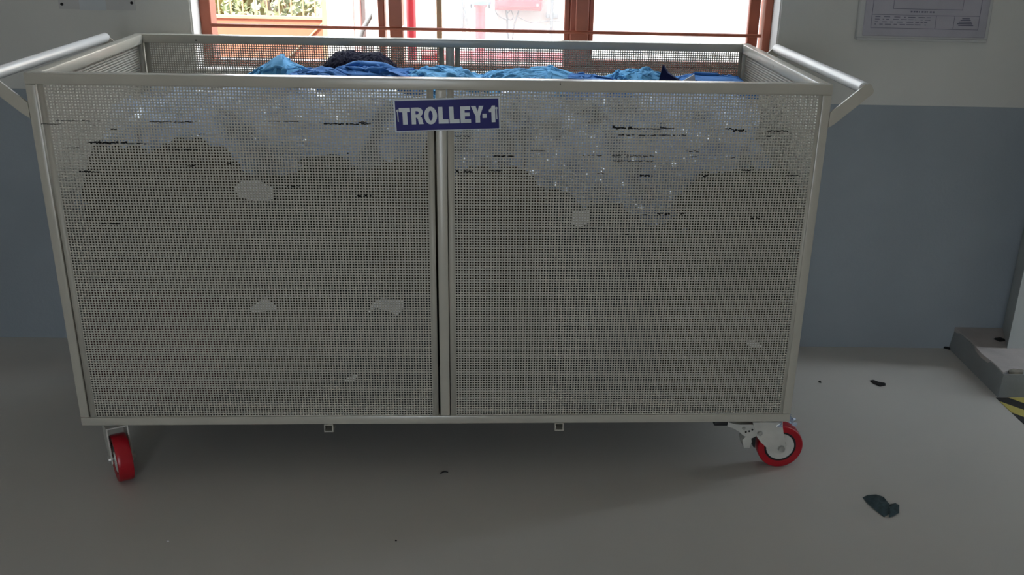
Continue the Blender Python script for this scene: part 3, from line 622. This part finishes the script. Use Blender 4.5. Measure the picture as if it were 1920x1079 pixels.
# blue garments heaped on top
def crumple(name, cx, cy, lx, ly, prof, seed, mt_, lab, comp=(1.7, 1.35), rot=0.0, n=(96, 68), steps=110, zb=.845, fray=0.0, cap=.013, bias=0.0):
    """a sheet larger than its footprint, pushed together until it buckles into folds over the heap below"""
    nu, nv = n; rs = np.random.RandomState(seed); n1 = Noise(seed, 2.5, 3, 2)
    s = np.linspace(-1, 1, nu)[:, None] + np.zeros((1, nv)); t = np.linspace(-1, 1, nv)[None, :] + np.zeros((nu, 1))
    P = np.stack([s * lx, t * ly, np.zeros_like(s)], -1)
    def sup(p):
        a = p[..., 0] / lx; b = p[..., 1] / ly
        e = np.clip(1 - np.abs(b) ** 2.6, 0, 1) * np.clip(1 - np.abs(a) ** 6 * .6, 0, 1)
        return zb + (np.interp(a, [q[0] for q in prof], [q[1] for q in prof]) - zb - cap) * e - .03 * np.clip(np.maximum(np.abs(a), np.abs(b)) - .8, 0, 1)
    P[..., 2] = sup(P) + .004 + .006 * n1(s * 2, t * 2) + rs.normal(size=s.shape) * .002
    dx = 2 * lx * comp[0] / (nu - 1); dy = 2 * ly * comp[1] / (nv - 1); dd = math.hypot(dx, dy)
    Q = P.copy()
    def con(A, B, r, k):
        d = B - A; l = np.sqrt((d * d).sum(-1, keepdims=True)) + 1e-9; c = d * (.5 * k * (l - r) / l)
        return c
    for st_ in range(steps):
        f = min(1, (st_ + 10) / (steps * .7)); V = (P - Q) * .90; Q = P.copy(); P = P + V; P[..., 2] -= .00012
        rx, ry, rd = dx * (1 / comp[0] + (1 - 1 / comp[0]) * f), dy * (1 / comp[1] + (1 - 1 / comp[1]) * f), 0
        rd = math.hypot(rx, ry)
        for _ in range(3):
            for o in (0, 1):
                c = con(P[o:-1:2], P[o + 1::2], rx, .9); P[o:-1:2] += c; P[o + 1::2] -= c
                c = con(P[:, o:-1:2], P[:, o + 1::2], ry, .9); P[:, o:-1:2] += c; P[:, o + 1::2] -= c
            c = con(P[:-1, :-1], P[1:, 1:], rd, .25); P[:-1, :-1] += c; P[1:, 1:] -= c
            c = con(P[1:, :-1], P[:-1, 1:], rd, .25); P[1:, :-1] += c; P[:-1, 1:] -= c
            c = con(P[:-3], P[3:], 3 * rx, .012); P[:-3] += c; P[3:] -= c
            c = con(P[:, :-3], P[:, 3:], 3 * ry, .012); P[:, :-3] += c; P[:, 3:] -= c
        sp_ = sup(P); P[..., 2] = np.clip(P[..., 2], sp_, sp_ + cap * 2.3)
        P[..., 0] = np.clip(P[..., 0], -lx, lx); P[..., 1] = np.clip(P[..., 1], -ly, ly)
    for _ in range(1):
        A = P.copy(); A[1:-1, 1:-1] = .6 * P[1:-1, 1:-1] + .1 * (P[:-2, 1:-1] + P[2:, 1:-1] + P[1:-1, :-2] + P[1:-1, 2:]); P = A
    if fray: P[..., 2] += fray * rs.normal(size=s.shape)
    X = cx + P[..., 0] * math.cos(rot) - P[..., 1] * math.sin(rot); Y = cy + P[..., 0] * math.sin(rot) + P[..., 1] * math.cos(rot)
    m = MB(); m.add(np.stack([X, Y, P[..., 2]], -1).reshape(-1, 3), grid_faces(nu, nv)); o = m.obj(name, mt_, None, ang=0, label=lab, cat='garment', group='blue garments heaped on top')
    md = o.modifiers.new('smooth', 'SUBSURF'); md.levels = 1; md.render_levels = 1
    md = o.modifiers.new('cloth_thickness', 'SOLIDIFY'); md.thickness = .0016; md.offset = -1
    return o
crumple('garment', -.385, .37, .085, .12, [(-1, .862), (-.55, .878), (-.1, .910), (.15, .922), (.35, .905), (1, .885)], 301, BLUE, 'light blue garment with a raised collar corner at the left end of the heap', rot=.2, comp=(1.8, 1.4))
crumple('garment', -.275, .31, .100, .10, [(-1, .872), (-.5, .893), (0, .898), (.5, .888), (1, .868)], 302, BLUED, 'mid blue garment with long slanting folds right of the raised collar', rot=-.45, comp=(1.4, 2.6))
crumple('garment', -.215, .52, .095, .11, [(-1, .865), (-.6, .908), (-.2, .912), (.1, .905), (.5, .910), (1, .880)], 303, BLACKC, 'black-navy fuzzy bundle, the highest of the heap', fray=.0022, comp=(1.4, 1.4))
crumple('garment', -.150, .37, .125, .12, [(-1, .885), (-.5, .893), (0, .893), (.5, .882), (1, .872)], 304, BLUED, 'deep blue garment stacked in thin layered folds below the fuzzy bundle', rot=-.15, comp=(1.3, 3.0))
crumple('garment', .005, .37, .105, .13, [(-1, .872), (-.6, .886), (-.2, .893), (.2, .892), (.6, .880), (1, .864)], 305, BLUE, 'light blue garment with slanting parallel folds beside the rear centre post', rot=.5, comp=(2.8, 1.3))
crumple('garment', .165, .35, .085, .12, [(-1, .868), (-.6, .889), (0, .893), (.5, .893), (1, .868)], 306, BLUE, 'light blue rolled garment in the middle of the heap', comp=(2.1, 1.7), rot=.15)
crumple('garment', .250, .40, .085, .13, [(-1, .880), (-.5, .895), (0, .896), (.5, .885), (1, .866)], 307, BLUE, 'smooth light blue garment rounded over, right of the rolled one', comp=(1.6, 1.4), rot=-.2)
crumple('garment', .352, .37, .105, .12, [(-1, .876), (-.4, .880), (.2, .875), (1, .866)], 308, BLUED, 'flat pale blue garment lying low between the two taller bundles', comp=(1.4, 1.5), rot=.2, cap=.009)
crumple('garment', .462, .38, .062, .09, [(-1, .875), (-.7, .893), (0, .897), (.6, .893), (1, .880)], 309, BLUE, 'light blue twisted knot of cloth rising near the right end', comp=(2.6, 2.4), rot=.5, cap=.014)
crumple('garment', .640, .40, .090, .12, [(-1, .872), (-.5, .877), (.5, .875), (1, .872)], 310, BLUED, 'flat blue garment at the far right end of the heap', comp=(1.1, 1.3), cap=.007)
# navy pointed flap and white card beside the knot
m = MB(); P = [(.488, .30, .84), (.505, .325, .906), (.516, .33, .889), (.545, .34, .872), (.556, .35, .840)]
m.prism([(a, c) for a, b, c in P], lambda a, c: (a, .30 + (c - .84) * .35, c), lambda a, c: (a + .006, .31 + (c - .84) * .5, c - .001))
m.obj('garment', NAVYC, None, smooth=False, label='navy pointed cloth flap leaning on the twisted light blue knot', cat='garment', group='blue garments heaped on top')
m = MB(); m.prism([(.545, .862), (.583, .884), (.588, .862)], lambda a, c: (a, .335, c), lambda a, c: (a, .338, c)); m.prism([(.545, .835), (.545, .862), (.588, .862), (.588, .835)], lambda a, c: (a, .335, c), lambda a, c: (a, .338, c))
m.obj('card_piece', PAPER, None, smooth=False, label='off-white card corner between the navy flap and flat blue garment', cat='card')

# ------------------------------------------------------------------ wall notices
nb = thing('notice_board', wl(1.29, -.012, .922), 'framed laminated notice with faint lilac print on the right wall', 'notice')
NT = math.radians(-.6)
def nbp(u, n, z): return wl(u + (z - .925) * -.02, n, z)
MB().bevbox((1.112, -.016, .922), (1.478, -.001, 1.20), .003, 1, nbp).obj('backing', SILVER, nb)
MB().bevbox((1.128, -.0185, .934), (1.468, -.015, 1.19), .002, 1, nbp).obj('sheet', PAPERP, nb)
m = MB()
def strip(u0, z0, u1, z1): m.box((u0, -.0190, z0), (u1, -.0183, z1), nbp)
strip(1.148, .955, 1.445, .9562); strip(1.148, .955, 1.1492, 1.18); strip(1.4438, .955, 1.445, 1.18); strip(1.205, 1.006, 1.395, 1.0072); strip(1.204, 1.006, 1.2052, 1.18); strip(1.394, 1.006, 1.395, 1.18)
strip(1.148, .990, 1.445, .991)
r = random.Random(5)
for k in range(9): strip(1.253 + k * .0075, .9975, 1.253 + k * .0075 + (.005 if k not in (3, 6) else .002), 1.0015)
for row in range(4):
    u = 1.158
    while u < 1.30:
        d = r.uniform(.004, .02); strip(u, .984 - row * .0065, min(u + d, 1.31), .9858 - row * .0065); u += d + r.uniform(.003, .012)
for row in range(5): strip(1.385 + .004 * abs(row - 3), .983 - row * .0045, 1.43 - .003 * (4 - row), .9855 - row * .0045)
for q in (1.325, 1.375): strip(q, .956, q + .001, .990)
m.obj('print', INK, nb, smooth=False)
MB().bevbox((1.112, -.020, .922), (1.475, -.012, .930), .002, 1, nbp).obj('edge_strip', SILVER, nb)

nl_ = thing('paper_notice', wl(-.94, -.003, .955), 'pale paper notice pinned at its lower corners to the left wall', 'notice')
MB().box((-1.040, -.0025, .958), (-.838, -.0012, 1.25), wl).obj('sheet', mat('grey_lilac_sheet', (.50, .50, .49), rough=.6, var=.05), nl_, smooth=False)
MB().box((-.985, -.0030, .9565), (-.915, -.0022, 1.10), wl).obj('label_sheet', mat('pale_blue_sheet', (.52, .55, .57), rough=.6, var=.05), nl_, smooth=False)
for u, z in ((-1.031, .9705), (-.846, .9775)): MB().lathe([(0, 0), (.0042, 0), (.0030, -.004), (0, -.004)], wl(u, -.0025, z), EN, 14, False).obj('pin', BLACK, nl_)

# ------------------------------------------------------------------ floor things
MB().box((1.521, -.9, .0002), (1.640, .414, .0012)).obj('hazard_tape', HAZ, None, smooth=False, label='black and yellow striped hazard tape on the floor by the step', cat='tape')
m = MB()
Pn = [(.958, -.097, .002), (.968, -.100, .010), (.985, -.106, .015), (1.000, -.113, .013), (1.003, -.128, .010), (1.000, -.148, .016), (.994, -.170, .006), (.978, -.178, .002), (.968, -.150, .003), (.960, -.118, .002), (.982, -.135, .013)]
m.add(Pn, [(0, 1, 9), (1, 10, 9), (1, 2, 10), (2, 3, 10), (3, 4, 10), (4, 5, 10), (5, 6, 10), (6, 7, 10), (7, 8, 10), (8, 9, 10)])
Pf = [(1.000, -.134, .004), (1.018, -.138, .012), (1.022, -.150, .014), (1.017, -.166, .004), (1.000, -.176, .003), (.990, -.180, .002), (.997, -.158, .016), (1.010, -.152, .018)]
m.add(Pf, [(0, 1, 7), (1, 2, 7), (2, 3, 7), (3, 4, 7), (4, 5, 6), (4, 6, 7), (0, 7, 6)])
o = m.obj('cloth_scrap', SCRAP, None, smooth=False, label='folded teal-grey cloth scrap lying on the floor in front of the trolley', cat='cloth scrap')
md = o.modifiers.new('thick', 'SOLIDIFY'); md.thickness = .0015
def crumb(name, pts, h, lab, mt_=BLACK):
    cx = sum(p[0] for p in pts) / len(pts); cy = sum(p[1] for p in pts) / len(pts)
    m = MB(); n = len(pts); r = random.Random(len(lab))
    vs = [(a, b, .0005) for a, b in pts] + [(cx + (a - cx) * .8, cy + (b - cy) * .75, h * r.uniform(.5, 1)) for a, b in pts] + [(cx, cy, h * .8)]
    m.add(vs, [tuple(range(n))[::-1]] + [(i, (i + 1) % n, n + (i + 1) % n, n + i) for i in range(n)] + [(n + i, n + (i + 1) % n, 2 * n) for i in range(n)])
    return m.obj(name, mt_, None, smooth=False, label=lab, cat='scrap')
crumb('floor_scrap', [(1.202, .530), (1.215, .535), (1.226, .520), (1.243, .512), (1.238, .496), (1.218, .488), (1.206, .505)], .003, 'black ragged scrap on the floor between trolley and step')
crumb('floor_scrap', [(1.050, .524), (1.057, .524), (1.058, .516), (1.052, .516)], .004, 'tiny black crumb on the floor just right of the trolley')
crumb('floor_scrap', [(1.525, .772), (1.545, .764), (1.552, .752), (1.535, .750), (1.522, .762)], .006, 'black debris at the foot of the wall beside the step')
o = crumb('floor_scrap', [(1.622, .668), (1.645, .672), (1.652, .652), (1.632, .648)], .008, 'black lump on the step beside the white jamb'); o.location.z += .0705
MB().tube([(-.008, .026, .0015), (-.004, .032, .002), (.002, .034, .002), (.009, .031, .0015)], .0012, 6).obj('thread', BLACK, None, label='short curled black thread on the floor under the trolley', cat='thread')
crumb('floor_scrap', [(-.565, -.235), (-.560, -.234), (-.559, -.239), (-.564, -.240)], .003, 'tiny pale crumb on the floor at the front left', PAPER)
crumb('floor_scrap', [(-.094, -.243), (-.090, -.243), (-.090, -.247), (-.094, -.247)], .002, 'tiny dark speck on the floor in front of the trolley')
# torn clear wrap on the braked wheel
nn = Noise(77, 60, 3, 2); s_ = np.linspace(-1, 1, 18)[:, None]; t_ = np.linspace(0, 1, 14)[None, :]
V = np.stack([.806 + .020 * s_ + .004 * nn(s_, t_), .030 + .020 * t_ + 0 * s_, .1125 + .016 * np.sin(np.pi * (s_ + 1) / 2) + .010 * np.abs(nn(s_ * .05, t_ * .05))], -1).reshape(-1, 3)
m = MB(); m.add(V, grid_faces(18, 14)); m.obj('plastic_scrap', FILM, None, label='scrap of clear plastic wrap caught on top of the braked wheel', cat='plastic scrap')
